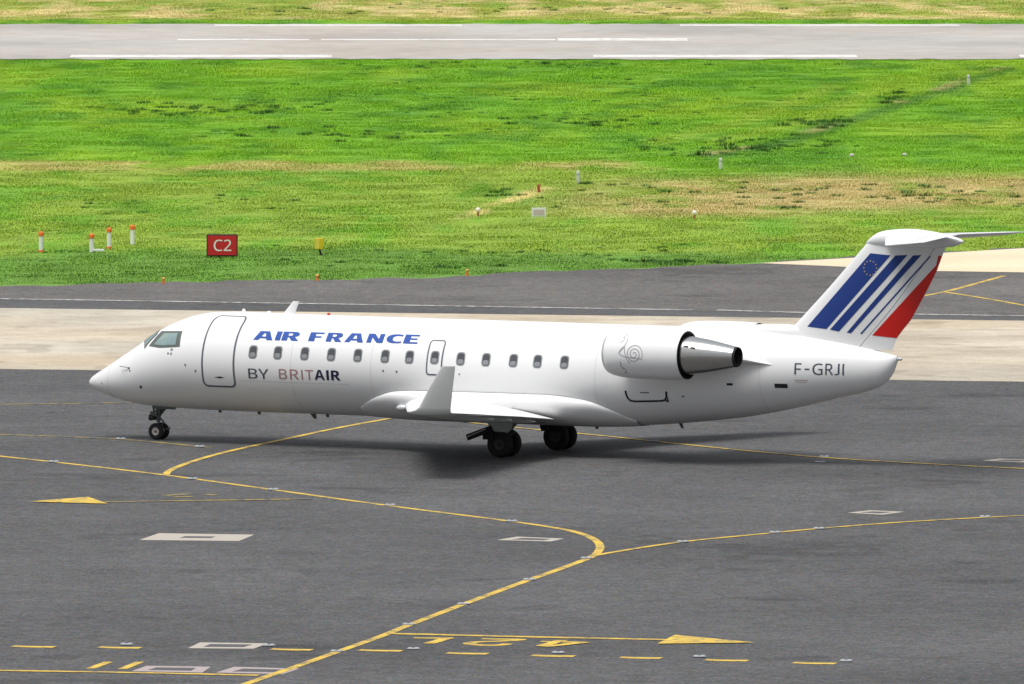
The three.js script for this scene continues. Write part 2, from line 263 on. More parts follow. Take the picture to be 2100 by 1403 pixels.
function roundRect(x0, x1, y0, y1, r, n = 8, e = 12) {
  const o = [], c = [[x1 - r, y1 - r, 0], [x0 + r, y1 - r, 90], [x0 + r, y0 + r, 180], [x1 - r, y0 + r, 270]];
  c.forEach(([cx, cy, a], k) => { for (let i = 0; i <= n; i++) { const t = (a + 90 * i / n) * rad; o.push([cx + r * Math.cos(t), cy + r * Math.sin(t)]); }
    const q = c[(k + 1) % 4], t = (a + 90) * rad, s = o[o.length - 1], f = [q[0] + r * Math.cos(t), q[1] + r * Math.sin(t)]; for (let i = 1; i < e; i++) o.push([mix(s[0], f[0], i / e), mix(s[1], f[1], i / e)]); });
  return o;
}
function onSkin(shapes, surface, lift, edge = 0.09) {                     // flat outlines laid on a curved surface
  let g = new THREE.ShapeGeometry(shapes, 10).toNonIndexed(); g.deleteAttribute('uv'); g.deleteAttribute('normal');
  g = new TessellateModifier(edge, 6).modify(g);
  const p = g.attributes.position; for (let i = 0; i < p.count; i++) p.setXYZ(i, ...surface(p.getX(i), p.getY(i), lift).toArray());
  g = mergeVertices(g, 1e-5); g.computeVertexNormals(); return g;
}
const poly = pts => new THREE.Shape(pts.map(p => new THREE.Vector2(...p)));

const paint = new THREE.MeshPhysicalMaterial({ color: C(0.80, 0.80, 0.80), roughness: 0.42, clearcoat: 0.35, clearcoatRoughness: 0.18, side: THREE.DoubleSide });
const J = {
  paint, blue: std(C(0.004, 0.034, 0.21), 0.6), titleBlue: std(C(0.004, 0.06, 0.32), 0.65), red: std(C(0.62, 0.012, 0.006), 0.4), navy: std(C(0.008, 0.012, 0.05), 0.5), slate: std(C(0.05, 0.07, 0.10), 0.5),
  worn: std(C(0.36, 0.20, 0.19), 0.6), outline: std(C(0.10, 0.11, 0.14), 0.5), gap: std(C(0.012, 0.014, 0.016), 0.8), frame: std(C(0.26, 0.27, 0.28), 0.5, 0.2),
  pane: std(C(0.085, 0.09, 0.1), 0.15, 0.2), sill: std(C(0.25, 0.26, 0.27), 0.5), screenFrame: std(C(0.10, 0.115, 0.10), 0.5), screen: std(C(0.40, 0.53, 0.50), 0.06, 0.75),
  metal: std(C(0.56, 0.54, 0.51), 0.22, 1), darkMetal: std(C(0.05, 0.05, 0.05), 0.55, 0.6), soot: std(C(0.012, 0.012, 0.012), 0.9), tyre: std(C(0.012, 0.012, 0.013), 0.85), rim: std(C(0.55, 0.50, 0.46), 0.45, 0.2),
  gear: std(C(0.10, 0.11, 0.11), 0.5, 0.3), grey: std(C(0.42, 0.43, 0.42), 0.5), gold: std(C(0.5, 0.36, 0.12), 0.5), lens: std(C(0.7, 0.72, 0.74), 0.1, 0.3), redLens: std(C(0.55, 0.05, 0.02), 0.2), etched: std(C(0.30, 0.29, 0.33), 0.6),
};
{ // fuselage: rings set close together
  const xs = []; for (let x = -13.74; x < -13.3; x += 0.03) xs.push(x); for (let x = -13.3; x < -9; x += 0.12) xs.push(x); for (let x = -9; x < 3; x += 0.6) xs.push(x); for (let x = 3; x < 10.4; x += 0.18) xs.push(x); for (let x = 10.4; x < 10.92; x += 0.05) xs.push(x); xs.push(10.92);
  const n = 72; part('fuselage', loft(xs.map(x => { const c = (fTop(x) + fBot(x)) / 2, h = (fTop(x) - fBot(x)) / 2, w = fWid(x), o = []; for (let k = 0; k < n; k++) { const t = k / n * 2 * Math.PI; o.push([x, c + h * Math.cos(t), w * Math.sin(t)]); } return o; })), paint, jet);
}
{ // belly fairing under the wing
  const tt = [[-4.78, 1.16], [-4.2, 1.44], [-3.54, 1.625], [-2.93, 1.665], [0.93, 1.68], [2.23, 1.57], [2.88, 1.35], [3.5, 1.03]], ft = pchip(col(tt, 0), col(tt, 1)), secs = [];
  for (let i = 0; i <= 60; i++) {
    const x = mix(-4.78, 3.5, i / 60), yt = ft(x), z0 = skin(x, yt) + 0.015, full = step(-4.78, -3.0, x) * (1 - step(1.6, 3.5, x)), yb = mix(fBot(x) - 0.01, 0.775, Math.sqrt(full) * 0.9), W = z0 + 0.05 + 0.16 * full, o = [];
    for (let k = -24; k <= 24; k++) { const s = Math.sign(k) || 1, t = 1 - Math.abs(k) / 24, q = 1 - t;
      const b = (a, b2, c, d) => q * q * q * a + 3 * q * q * t * b2 + 3 * q * t * t * c + t * t * t * d; 
      o.push([x, b(yt, yt - 0.12 * full - 0.02, yb + 0.0, yb), (k === 0 ? 0 : s) * b(z0, W + 0.12 * full, W * (0.72 + 0.2 * full), 0)]); }
    secs.push(o);
  }
  const bf = part('belly_fairing', loft(secs, { closed: false }), paint, jet);
  for (const s of [-1, 1]) { const g = new THREE.SphereGeometry(0.11, 20, 14); g.scale(1.5, 0.8, 0.7); g.translate(-3.25, 1.2, 1.36 * s); part('landing_light', g, J.lens, bf); }
}
// ---- glazing and doors, port side as the photograph shows it, starboard the same
const mirrored = (surface) => (a, b, l) => { const p = surface(a, b, l); p.z *= -1; return p; };
for (const [sd, S] of [[1, side], [-1, mirrored(side)]]) {
  const wx = [-7.87, -7.1, -6.27, -5.449, -4.633, -3.795, -3.048, -1.485, -0.714, 0.115, 0.848, 1.659];
  const cabin = (x, parent, y = 2.565) => {
    const f = part('window', onSkin(poly(roundRect(x - 0.132, x + 0.132, y - 0.178, y + 0.178, 0.09, 8, 3)), S, parent === jet ? 0.004 : 0.009), J.frame, parent);
    if (parent !== jet) { part('pane', onSkin(poly(roundRect(x - 0.1, x + 0.1, y - 0.148, y + 0.148, 0.075, 8, 3)), S, 0.013), J.pane, parent); part('blind', onSkin(poly(roundRect(x - 0.085, x + 0.085, y - 0.135, y - 0.012, 0.05, 8, 3)), S, 0.016), J.sill, parent); return; }
    part('pane', onSkin(poly(roundRect(x - 0.1, x + 0.1, y - 0.148, y + 0.148, 0.075, 8, 3)), S, 0.008), J.pane, f);
    part('blind', onSkin(poly(roundRect(x - 0.085, x + 0.085, y - 0.135, y - 0.012, 0.05, 8, 3)), S, 0.011), J.sill, f);
  };
  wx.forEach(x => cabin(x, jet));
  const ex = part('emergency_exit', onSkin(poly(roundRect(-2.5, -2.05, 2.12, 3.02, 0.08)), S, 0.005), paint, jet);
  part('exit_outline', ribbon(roundRect(-2.5, -2.05, 2.12, 3.02, 0.08), 0.042, S, 0.008, true), J.outline, ex); cabin(-2.275, ex, 2.575);
  if (sd > 0) {
    const d = part('passenger_door', onSkin(poly(roundRect(-9.43, -8.45, 1.6, 3.46, 0.14, 8, 16)), S, 0.005), paint, jet);
    part('door_outline', ribbon(roundRect(-9.43, -8.45, 1.6, 3.46, 0.14, 8, 24), 0.052, S, 0.009, true), J.outline, d);
    part('door_handle', onSkin(poly([[-9.08, 1.85], [-8.9, 1.825], [-8.74, 1.85], [-8.9, 1.875]]), S, 0.01), J.gap, d);
    const b = part('baggage_door', onSkin(poly(roundRect(3.5, 4.7, 1.56, 2.5, 0.06)), S, 0.004), paint, jet);
    part('door_gap', ribbon([[3.5, 1.87], [3.51, 1.75], [3.54, 1.66], [3.6, 1.6], [3.72, 1.585], [4.1, 1.6], [4.5, 1.62], [4.62, 1.65], [4.67, 1.72], [4.7, 1.88]], 0.06, S, 0.008), J.gap, b);
    part('door_gap', onSkin(poly([[4.6, 1.6], [4.72, 1.6], [4.72, 1.75], [4.68, 1.66]]), S, 0.011), J.gap, b);
    part('door_handle', onSkin(poly([[3.93, 1.815], [4.19, 1.82], [4.19, 1.85], [3.93, 1.845]]), S, 0.009), J.outline, b);
  } else {
    const d = part('service_door', onSkin(poly(roundRect(-9.3, -8.7, 1.75, 3.05, 0.12, 8, 16)), S, 0.005), paint, jet); part('door_outline', ribbon(roundRect(-9.3, -8.7, 1.75, 3.05, 0.12, 8, 16), 0.04, S, 0.009, true), J.outline, d);
  }
  part('air_outlet', onSkin(poly([[7.75, 2.05], [8.1, 2.05], [8.1, 2.165], [7.75, 2.165]]), S, 0.006), J.gap, jet);
  part('air_outlet', onSkin(poly([[6.44, 2.09], [6.61, 2.09], [6.61, 2.15], [6.44, 2.15]]), S, 0.006), J.gap, jet);
  // cockpit: side pane and half of the windscreen
  const cf = part('cockpit_window', onSkin(poly([[-11.36, 2.6], [-11.13, 3.0], [-10.27, 3.045], [-10.2, 2.63], [-10.9, 2.575]]), S, 0.005), J.screenFrame, jet);
  part('pane', onSkin(poly([[-11.16, 2.65], [-10.93, 2.95], [-10.4, 2.985], [-10.35, 2.68], [-10.8, 2.64]]), S, 0.012), J.screen, cf);
  const T = sd > 0 ? top : mirrored(top), q = (u, v, m = 0) => { // bilinear on the nose: u out from the centre line, v up
    const A = [-12.0, 0.015], B = [-11.5, 0.87], Cc = [-11.42, 0.015], D = [-11.24, 0.63]; u = mix(m, 1 - m, u); v = mix(m, 1 - m, v);
    return [mix(mix(A[0], B[0], u), mix(Cc[0], D[0], u), v), mix(mix(A[1], B[1], u), mix(Cc[1], D[1], u), v)]; };
  const grid = (m, lift) => { const n = 12, P = [], I = []; for (let i = 0; i <= n; i++) for (let j = 0; j <= n; j++) { P.push(...T(...q(j / n, i / n, m), lift).toArray()); if (i && j) { const k = i * (n + 1) + j; I.push(k, k - 1, k - n - 1, k - 1, k - n - 2, k - n - 1); } } return mesh(P, I); };
  const wf = part('windscreen', grid(0, 0.005), J.screenFrame, jet); part('pane', grid(0.07, 0.013), J.screen, wf);
}
{ // skin joints
  const seam = std(C(0.58, 0.59, 0.6), 0.5), arc = (x, a, b) => Array.from({ length: 41 }, (_, k) => { const c = (fTop(x) + fBot(x)) / 2, h = (fTop(x) - fBot(x)) / 2; return [x, c + h * Math.sin(mix(a, b, k / 40))]; });
  for (const x of [-12.85, -6.68, -4.22, 2.6, 7.35]) part('skin_joint', ribbon(arc(x, -1.25, 1.35), 0.011, side, 0.003), seam, jet);
  for (const [y, x0, x1] of [[3.2, -8.3, 3.3], [1.78, -8.3, -4.9]]) part('skin_joint', ribbon(Array.from({ length: 31 }, (_, k) => [mix(x0, x1, k / 30), y]), 0.012, side, 0.003), seam, jet);
}
// ---- lettering
const box = (shapes, x0, x1, y0, y1) => { // fit shapes into a box; y0, y1 may be functions of x
  let a = 1e9, b = -1e9, c = 1e9, d = -1e9; for (const s of shapes) for (const p of s.getPoints(6)) { a = Math.min(a, p.x); b = Math.max(b, p.x); c = Math.min(c, p.y); d = Math.max(d, p.y); }
  const f = p => new THREE.Vector2(mix(x0, x1, (p.x - a) / (b - a)), mix(y0, y1, (p.y - c) / (d - c)));
  return shapes.map(s => { const e = s.extractPoints(8), o = new THREE.Shape(e.shape.map(f)); o.holes = e.holes.map(h => new THREE.Path(h.map(f))); return o; });
};
{
  const sh = (fn, holes = []) => { const s = new THREE.Shape(); fn(s); for (const h of holes) { const p = new THREE.Path(); h(p); s.holes.push(p); } return s; };
  const pl = pts => s => { s.moveTo(...pts[0]); pts.slice(1).forEach(p => s.lineTo(...p)); s.closePath(); };
  const glyph = {
    A: sh(pl([[0, 0], [0.24, 1], [0.74, 1], [1, 0], [0.69, 0], [0.65, 0.2], [0.33, 0.2], [0.27, 0]]), [pl([[0.39, 0.4], [0.61, 0.4], [0.56, 0.76], [0.48, 0.76]])]),
    I: sh(pl([[0, 0], [0, 1], [1, 1], [1, 0]])),
    R: sh(s => { s.moveTo(0, 0); s.lineTo(0, 1); s.lineTo(0.65, 1); s.bezierCurveTo(0.92, 1, 0.97, 0.86, 0.97, 0.72); s.bezierCurveTo(0.97, 0.55, 0.86, 0.47, 0.74, 0.45); s.lineTo(1, 0); s.lineTo(0.6, 0); s.lineTo(0.42, 0.37); s.lineTo(0.34, 0.37); s.lineTo(0.34, 0); s.closePath(); }, [s => { s.moveTo(0.34, 0.82); s.lineTo(0.5, 0.82); s.bezierCurveTo(0.62, 0.8, 0.62, 0.58, 0.5, 0.56); s.lineTo(0.34, 0.56); s.closePath(); }]),
    F: sh(pl([[0, 0], [0, 1], [1, 1], [1, 0.82], [0.44, 0.82], [0.44, 0.58], [0.88, 0.58], [0.88, 0.41], [0.44, 0.41], [0.44, 0]])),
    N: sh(pl([[0, 0], [0, 1], [0.38, 1], [0.71, 0.44], [0.71, 1], [1, 1], [1, 0], [0.64, 0], [0.29, 0.58], [0.29, 0]])),
    C: sh(s => { s.moveTo(1, 0.95); s.bezierCurveTo(0.6, 1.06, 0, 1.05, 0, 0.5); s.bezierCurveTo(0, -0.05, 0.6, -0.06, 1, 0.05); s.lineTo(1, 0.24); s.bezierCurveTo(0.75, 0.17, 0.4, 0.14, 0.4, 0.5); s.bezierCurveTo(0.4, 0.86, 0.75, 0.84, 1, 0.77); s.closePath(); }),
    E: sh(pl([[0, 0], [0, 1], [1, 1], [1, 0.82], [0.44, 0.82], [0.44, 0.6], [0.92, 0.6], [0.92, 0.43], [0.44, 0.43], [0.44, 0.18], [1, 0.18], [1, 0]])),
  };
  for (const [ch, x0, x1] of [['A', -7.943, -7.347], ['I', -7.28, -7.115], ['R', -7.08, -6.55], ['F', -6.25, -5.82], ['R', -5.71, -5.22], ['A', -5.138, -4.556], ['N', -4.461, -3.96], ['C', -3.878, -3.4], ['E', -3.337, -2.9]]) {
    const y0 = mix(2.885, 2.92, (x0 + 7.94) / 5); part('title_letter', onSkin(box([glyph[ch]], x0, x1, y0, y0 + 0.232), side, 0.006), J.titleBlue, jet);
  }
  const loader = new FontLoader(), reg = await loader.loadAsync('fonts/droid/droid_sans_regular.typeface.json'), bold = await loader.loadAsync('fonts/droid/droid_sans_bold.typeface.json');
  const word = (name, txt, font, x0, x1, y0, y1, m, S = side) => part(name, onSkin(box(font.generateShapes(txt, 1), x0, x1, y0, y1), S, 0.006, 0.12), m, jet);
  word('subtitle', 'BY', reg, -8.0, -7.37, 1.85, 2.12, J.slate); const bar = (name, x0, x1, y0, y1, m) => part(name, onSkin(poly([[x0, y0], [x1, y0], [x1, y1], [x0, y1]]), side, 0.006, 0.12), m, jet);
  for (const [ch, x0, x1] of [['B', -7.05, -6.80], ['R', -6.71, -6.43], ['T', -6.24, -5.98]]) word('subtitle', ch, reg, x0, x1, 1.865, 2.135, J.worn);
  bar('subtitle', -6.355, -6.31, 1.865, 2.135, J.worn); bar('subtitle', -5.585, -5.505, 1.875, 2.145, J.navy);
  for (const [ch, x0, x1] of [['A', -5.95, -5.64], ['R', -5.44, -5.15]]) word('subtitle', ch, bold, x0, x1, 1.875, 2.145, J.navy);
  for (const [ch, x0, x1] of [['F', 8.31, 8.49], ['G', 8.79, 9.06], ['R', 9.13, 9.34], ['J', 9.37, 9.51]]) word('registration', ch, reg, x0, x1, 2.42, 2.72, J.slate);
  bar('registration', 9.585, 9.63, 2.42, 2.72, J.slate); word('registration', '-', reg, 8.58, 8.71, 2.545, 2.58, J.slate);
  part('stencil', onSkin([poly([[8.3, 2.26], [8.66, 2.26], [8.66, 2.275], [8.3, 2.275]]), poly([[8.32, 2.21], [8.62, 2.21], [8.62, 2.222], [8.32, 2.222]])], side, 0.006), J.worn, jet);
  jet.userData.font = undefined; delete jet.userData.font; globalThis.__fonts = { reg, bold };
}
const { reg: fontRegular, bold: fontBold } = globalThis.__fonts;
// ---- small fittings on the skin
const bump = (name, x, y, sx, sy, sz, m) => { const p = side(x, y, 0), g = new THREE.SphereGeometry(1, 12, 8); g.scale(sx, sy, sz); g.translate(p.x, p.y, p.z); return part(name, g, m, jet); };
bump('vent', -11.571, 1.494, 0.05, 0.045, 0.02, J.gap); bump('probe_base', -11.98, 1.983, 0.04, 0.03, 0.02, J.outline); bump('probe_base', -11.94, 1.92, 0.03, 0.03, 0.02, J.frame); bump('static_port', -9.97, 2.16, 0.03, 0.04, 0.012, J.frame); bump('static_port', -9.65, 2.01, 0.03, 0.035, 0.012, J.outline); bump('static_port', -13.1, 1.52, 0.02, 0.02, 0.012, J.frame); bump('vent', -3.83, 2.18, 0.03, 0.03, 0.012, J.outline); bump('vent', -3.42, 2.17, 0.03, 0.03, 0.012, J.outline); bump('vent', -1.5, 2.16, 0.03, 0.025, 0.012, J.frame); bump('vent', 5.15, 1.76, 0.05, 0.02, 0.012, J.outline);
{ const a = side(-11.98, 1.99, 0.02), b = side(-12.25, 1.99, 0.11); part('pitot_tube', new THREE.TubeGeometry(new THREE.LineCurve3(a, b), 2, 0.012, 8), J.frame, jet);
  for (const q of [[-10.5, -10.42, 2.52, 2.58], [-10.6, -10.53, 2.42, 2.47], [-10.49, -10.43, 2.41, 2.47]]) part('badge', onSkin([poly(roundRect(...q, 0.02))], side, 0.006), J.frame, jet); }
const blade = (name, x0, x1, xt0, xt1, y0, y1, w, m) => part(name, loft([[y0, x0, x1, w], [mix(y0, y1, 0.6), mix(x0, xt0, 0.6), mix(x1, xt1, 0.6), w * 0.8], [y1, xt0, xt1, w * 0.45]].map(([y, a, b, t]) => { const o = []; for (let k = 0; k < 16; k++) { const s = k / 16 * 2 * Math.PI; o.push([mix(a, b, 0.5 - 0.5 * Math.cos(s)), y, t * Math.sin(s)]); } return o; }), { crease: 0.6 }), m, jet);
blade('antenna', -7.7, -7.32, -7.35, -7.16, 3.5, 3.89, 0.035, paint); blade('antenna', -8.95, -8.8, -8.93, -8.85, 3.5, 3.64, 0.05, paint); blade('antenna', -8.2, -8, -8.15, -8.05, 3.5, 3.6, 0.05, paint);
{ const g = new THREE.CapsuleGeometry(0.045, 0.04, 6, 12); g.translate(-6.25, 3.545, 0); part('beacon', g, J.redLens, jet); }
blade('antenna', -9.72, -9.6, -9.66, -9.58, 0.9, 0.79, 0.03, J.gear); blade('antenna', -8.5, -8.36, -8.44, -8.36, 0.9, 0.78, 0.03, J.gear); blade('antenna', -6.85, -6.65, -6.72, -6.62, 0.88, 0.72, 0.03, J.gear); blade('antenna', -6.36, -6.24, -6.32, -6.24, 0.88, 0.77, 0.03, J.gear); blade('antenna', 1.85, 2.02, 1.92, 2.0, 0.9, 0.72, 0.03, J.gear); blade('drain_mast', 4.4, 4.52, 4.5, 4.58, 0.98, 0.82, 0.025, J.gear);

// ---- wings
const foil = u => 5 * (0.2969 * Math.sqrt(u) - 0.126 * u - 0.3516 * u * u + 0.2843 * u ** 3 - 0.1036 * u ** 4);
const wT = [[0.8, -3.47, 1.33, 1.19, 1.0, 0.125], [3.7, -1.85, 1.62, 1.39, 1.27, 0.12], [7, -0.012, 2.34, 1.575, 1.53, 0.11], [10, 1.66, 3.0, 1.755, 1.765, 0.10]];
const wf = [1, 2, 3, 4, 5].map(k => { const xs = col(wT, 0), ys = col(wT, k); return z => { let i = 0; while (i < xs.length - 2 && z > xs[i + 1]) i++; return mix(ys[i], ys[i + 1], (z - xs[i]) / (xs[i + 1] - xs[i])); }; });
function wingLoop(z, u0, u1, s, n = 16, dip = 0) {
  const [a, b, ya, yb, tc] = wf.map(f => f(z)), c = b - a, o = [], pt = (u, q) => [mix(a, b, u), mix(ya, yb, u) - dip * (u - u0) + (q > 0 ? 1.15 : -0.85) * foil(u) * tc * c, z * s];
  const us = []; for (let k = 0; k <= n; k++) { const t = k / n; us.push(mix(u0, u1, u0 === 0 ? t * t : t)); }
  for (const u of us) o.push(pt(u, 1)); for (const u of us.slice().reverse()) o.push(pt(u, -1));
  return o;
}
const span = (z0, z1, n) => Array.from({ length: n + 1 }, (_, k) => mix(z0, z1, k / n));
for (const s of [1, -1]) {
  const w = part('wing', loft([...span(0.8, 3.7, 6), ...span(3.7, 10, 14).slice(1)].map(z => wingLoop(z, 0, 0.72, s)), { crease: 0.6 }), paint, jet);
  for (const [nm, z0, z1] of [['flap', 1.35, 3.68], ['flap', 3.72, 6.7], ['aileron', 6.74, 9.55], ['wing_tip', 9.58, 10]]) part(nm, loft(span(z0, z1, 8).map(z => wingLoop(z, nm === 'wing_tip' ? 0.72 : 0.727, 1, s, 10, nm === 'flap' ? 0.03 : 0)), { crease: 0.6 }), paint, w);
  for (const z of [2.75, 4.6, 6.3]) { // flap track fairings
    const [a, b, ya, yb] = wf.map(f => f(z)), c = b - a, secs = []; for (let i = 0; i <= 14; i++) { const t = i / 14, x = mix(a + c * 0.48, b + 0.03, t), r = 0.085 * Math.sqrt(Math.sin(Math.PI * clamp(t, 0.004, 0.996))), o = []; for (let k = 0; k < 14; k++) { const q = k / 14 * 2 * Math.PI; o.push([x, mix(ya, yb, (x - a) / c) - 0.09 - 0.03 * t + r * 1.2 * Math.cos(q), (z + r * 0.75 * Math.sin(q)) * s]); } secs.push(o); }
    part('flap_fairing', loft(secs), J.grey, w);
  }
  { const g = new THREE.SphereGeometry(0.1, 14, 10); g.scale(1.6, 0.45, 0.9); g.translate(1.78, 1.765, 9.93 * s); part('navigation_light', g, s > 0 ? J.redLens : std(C(0.03, 0.35, 0.1), 0.2), w); }
  // winglet: from the tip, curving up and out
  const wl = [[10, 1.66, 3.0, 1.76, 0, 0.1], [10.09, 1.8, 3.02, 1.775, 25, 0.095], [10.16, 1.98, 3.04, 1.82, 60, 0.09], [10.2, 2.12, 3.06, 1.9, 76, 0.085], [10.34, 2.5, 3.2, 2.43, 76, 0.08], [10.49, 2.93, 3.35, 2.98, 76, 0.08], [10.5, 3.0, 3.36, 3.02, 76, 0.05]];
  part('winglet', loft(wl.map(([z, a, b, y, ang, tc]) => { const o = [], c = b - a, nx = -Math.sin(ang * rad), ny = Math.cos(ang * rad), n = 16; const pt = (u, q) => [mix(a, b, u), y + ny * q * foil(u) * tc * c, (z + nx * q * foil(u) * tc * c) * s]; for (let k = 0; k <= n; k++) o.push(pt((k / n) ** 2, 1)); for (let k = n; k >= 0; k--) o.push(pt((k / n) ** 2, -1)); return o; }), { crease: 0.7 }), std(C(0.72, 0.73, 0.72), 0.45), jet);
}
// ---- engines
for (const s of [1, -1]) {
  const EX = 0, EY = 2.915, EZ = 2.05 * s;
  const lathe = (pts, seg = 56) => { const g = new THREE.LatheGeometry(pts.map(([x, r]) => new THREE.Vector2(r, x)), seg); g.rotateZ(-Math.PI / 2); g.translate(EX, EY, EZ); return g; }; // +y becomes +x
  const nr = pchip([3.44, 3.5, 3.65, 3.95, 4.4, 5.2, 5.76], [0.5, 0.55, 0.6, 0.645, 0.665, 0.668, 0.645]);
  const pr = []; for (let i = 0; i <= 40; i++) { const x = mix(3.44, 5.76, (i / 40) ** 1.5); pr.push([x, nr(x)]); }
  const nac = part('engine_nacelle', lathe([[5.2, 0.6], [5.74, 0.628], ...pr.reverse(), [3.46, 0.46], [3.6, 0.435], [4.1, 0.45], [4.2, 0.45]]), paint, jet);
  part('intake_lip', lathe([[3.56, 0.575], [3.49, 0.548], [3.436, 0.5], [3.455, 0.462], [3.56, 0.438]]), J.grey, nac);
  const fan = [[4.19, 0.46], [4.19, 0.14], [3.95, 0.02], [3.94, 0.0]]; part('fan', lathe(fan), J.darkMetal, nac);
  part('bypass_duct', lathe([[5.1, 0.62], [5.3, 0.625], [5.70, 0.634], [5.762, 0.636], [5.764, 0.6], [5.6, 0.56], [5.25, 0.5]]), J.soot, nac);
  part('core_cowl', lathe([[5.1, 0.53], [5.6, 0.525], [5.95, 0.5], [6.26, 0.455]]), J.metal, nac);
  part('exhaust_nozzle', lathe([[6.262, 0.458], [6.6, 0.398], [6.95, 0.325], [7.2, 0.272]]), J.metal, nac);
  part('exhaust_rim', lathe([[7.2, 0.274], [7.26, 0.262], [7.265, 0.245], [7.1, 0.25], [6.7, 0.26], [6.7, 0.0]]), J.soot, nac);
  for (const [x, a] of [[5.92, 0.55], [6.12, 0.5]]) { const g = new THREE.BoxGeometry(0.13, 0.05, 0.02); const r = x < 6 ? 0.505 : 0.48; g.rotateX(-a); g.translate(x, EY + r * Math.sin(a), EZ + s * r * Math.cos(a)); part('cowl_latch', g, J.darkMetal, nac); }
  // pylon: tapers to a point on the tail cone
  const secs = []; for (let i = 0; i <= 30; i++) { const x = mix(3.95, 8.1, i / 30), t = i / 30, th = 0.15 * Math.pow(Math.sin(Math.PI * clamp(0.08 + 0.9 * t, 0, 1)), 0.7) * (1 - 0.75 * step(0.4, 1, t)) + 0.008, yc = mix(2.93, 2.9, step(0, 0.5, t)) - 0.27 * step(0.55, 1, t), zo = mix(1.66, skin(8.1, 2.62) - 0.01, step(0.5, 1, t)), zi = skin(x, yc) - 0.25, o = [];
    for (const [y, z] of [[th, zi], [th, mix(zi, zo, 0.5)], [th * 0.9, zo - 0.04], [0, zo], [-th * 0.9, zo - 0.04], [-th, mix(zi, zo, 0.5)], [-th, zi]]) o.push([x, yc + y, z * s]); secs.push(o); }
  part('engine_pylon', loft(secs, { crease: 0.6 }), paint, jet);
  // scroll drawing on the nacelle: a = metres aft, b = angle above the horizontal
  const ns = (x, b, l = 0) => V(x, EY + (nr(x) + l) * Math.sin(b), EZ + s * (nr(x) + l) * Math.cos(b)), R = 0.665, A = p => p.map(([x, y]) => [x, y / R]), cx = 4.5, cy = 0.03;
  const spiral = []; for (let k = 0; k <= 120; k++) { const t = k / 120 * 5.0 * Math.PI + 0.5, r = 0.03 + 0.235 * k / 120; spiral.push([cx - r * Math.cos(t) * 0.95, cy + r * Math.sin(t)]); }
  spiral.push([cx - 0.28, cy - 0.08], [cx - 0.38, cy - 0.04], [cx - 0.47, cy + 0.02], [cx - 0.42, cy + 0.1], [cx - 0.33, cy + 0.2]);
  const bez = (p) => new THREE.CatmullRomCurve3(p.map(q => V(q[0], q[1], 0))).getPoints(40).map(q => [q.x, q.y]);
  const scrolls = [spiral, bez([[4.03, 0.05], [4.17, 0.2], [4.24, 0.4], [4.2, 0.56], [4.1, 0.64]]), bez([[4.05, 0.34], [4.13, 0.42], [4.12, 0.54], [4.07, 0.5]]), bez([[4.2, 0.22], [4.21, 0.1], [4.27, -0.08], [4.36, -0.22]]), bez([[4.05, -0.18], [4.09, -0.24], [4.06, -0.3], [4.12, -0.37], [4.1, -0.43]]), bez([[4.1, -0.34], [4.17, -0.42], [4.18, -0.5], [4.11, -0.54], [4.2, -0.56]])];
  for (const p of scrolls) part('scroll', ribbon(A(p), 0.02, ns, 0.004), J.etched, nac);
}
// ---- fin, rudder, tailplane
const fT = [[2.95, 7.2, 10.72], [3.4, 7.62, 10.9], [3.69, 7.91, 11.14], [3.92, 8.14, 11.345], [4.69, 8.9, 11.8], [5.16, 9.34, 12.06], [5.72, 9.86, 12.28], [6.05, 10.17, 12.42]];
const finL = pchip(col(fT, 0), col(fT, 1)), finR = y => { let i = 0; while (i < fT.length - 2 && y > fT[i + 1][0]) i++; return mix(fT[i][2], fT[i + 1][2], (y - fT[i][0]) / (fT[i + 1][0] - fT[i][0])); }, hinge = pchip([3.0, 3.24, 3.5, 4.23, 5.61, 6.05], [9.75, 9.93, 10.17, 10.82, 11.88, 12.2]);
const finZ = (x, y) => { const a = finL(y), b = finR(y), u = clamp((x - a) / (b - a), 0.0005, 0.9995); return foil(u) * 0.105 * (b - a); };
const finSide = surf((x, y) => V(x, y, finZ(x, y)), () => V(0, 0, 1));
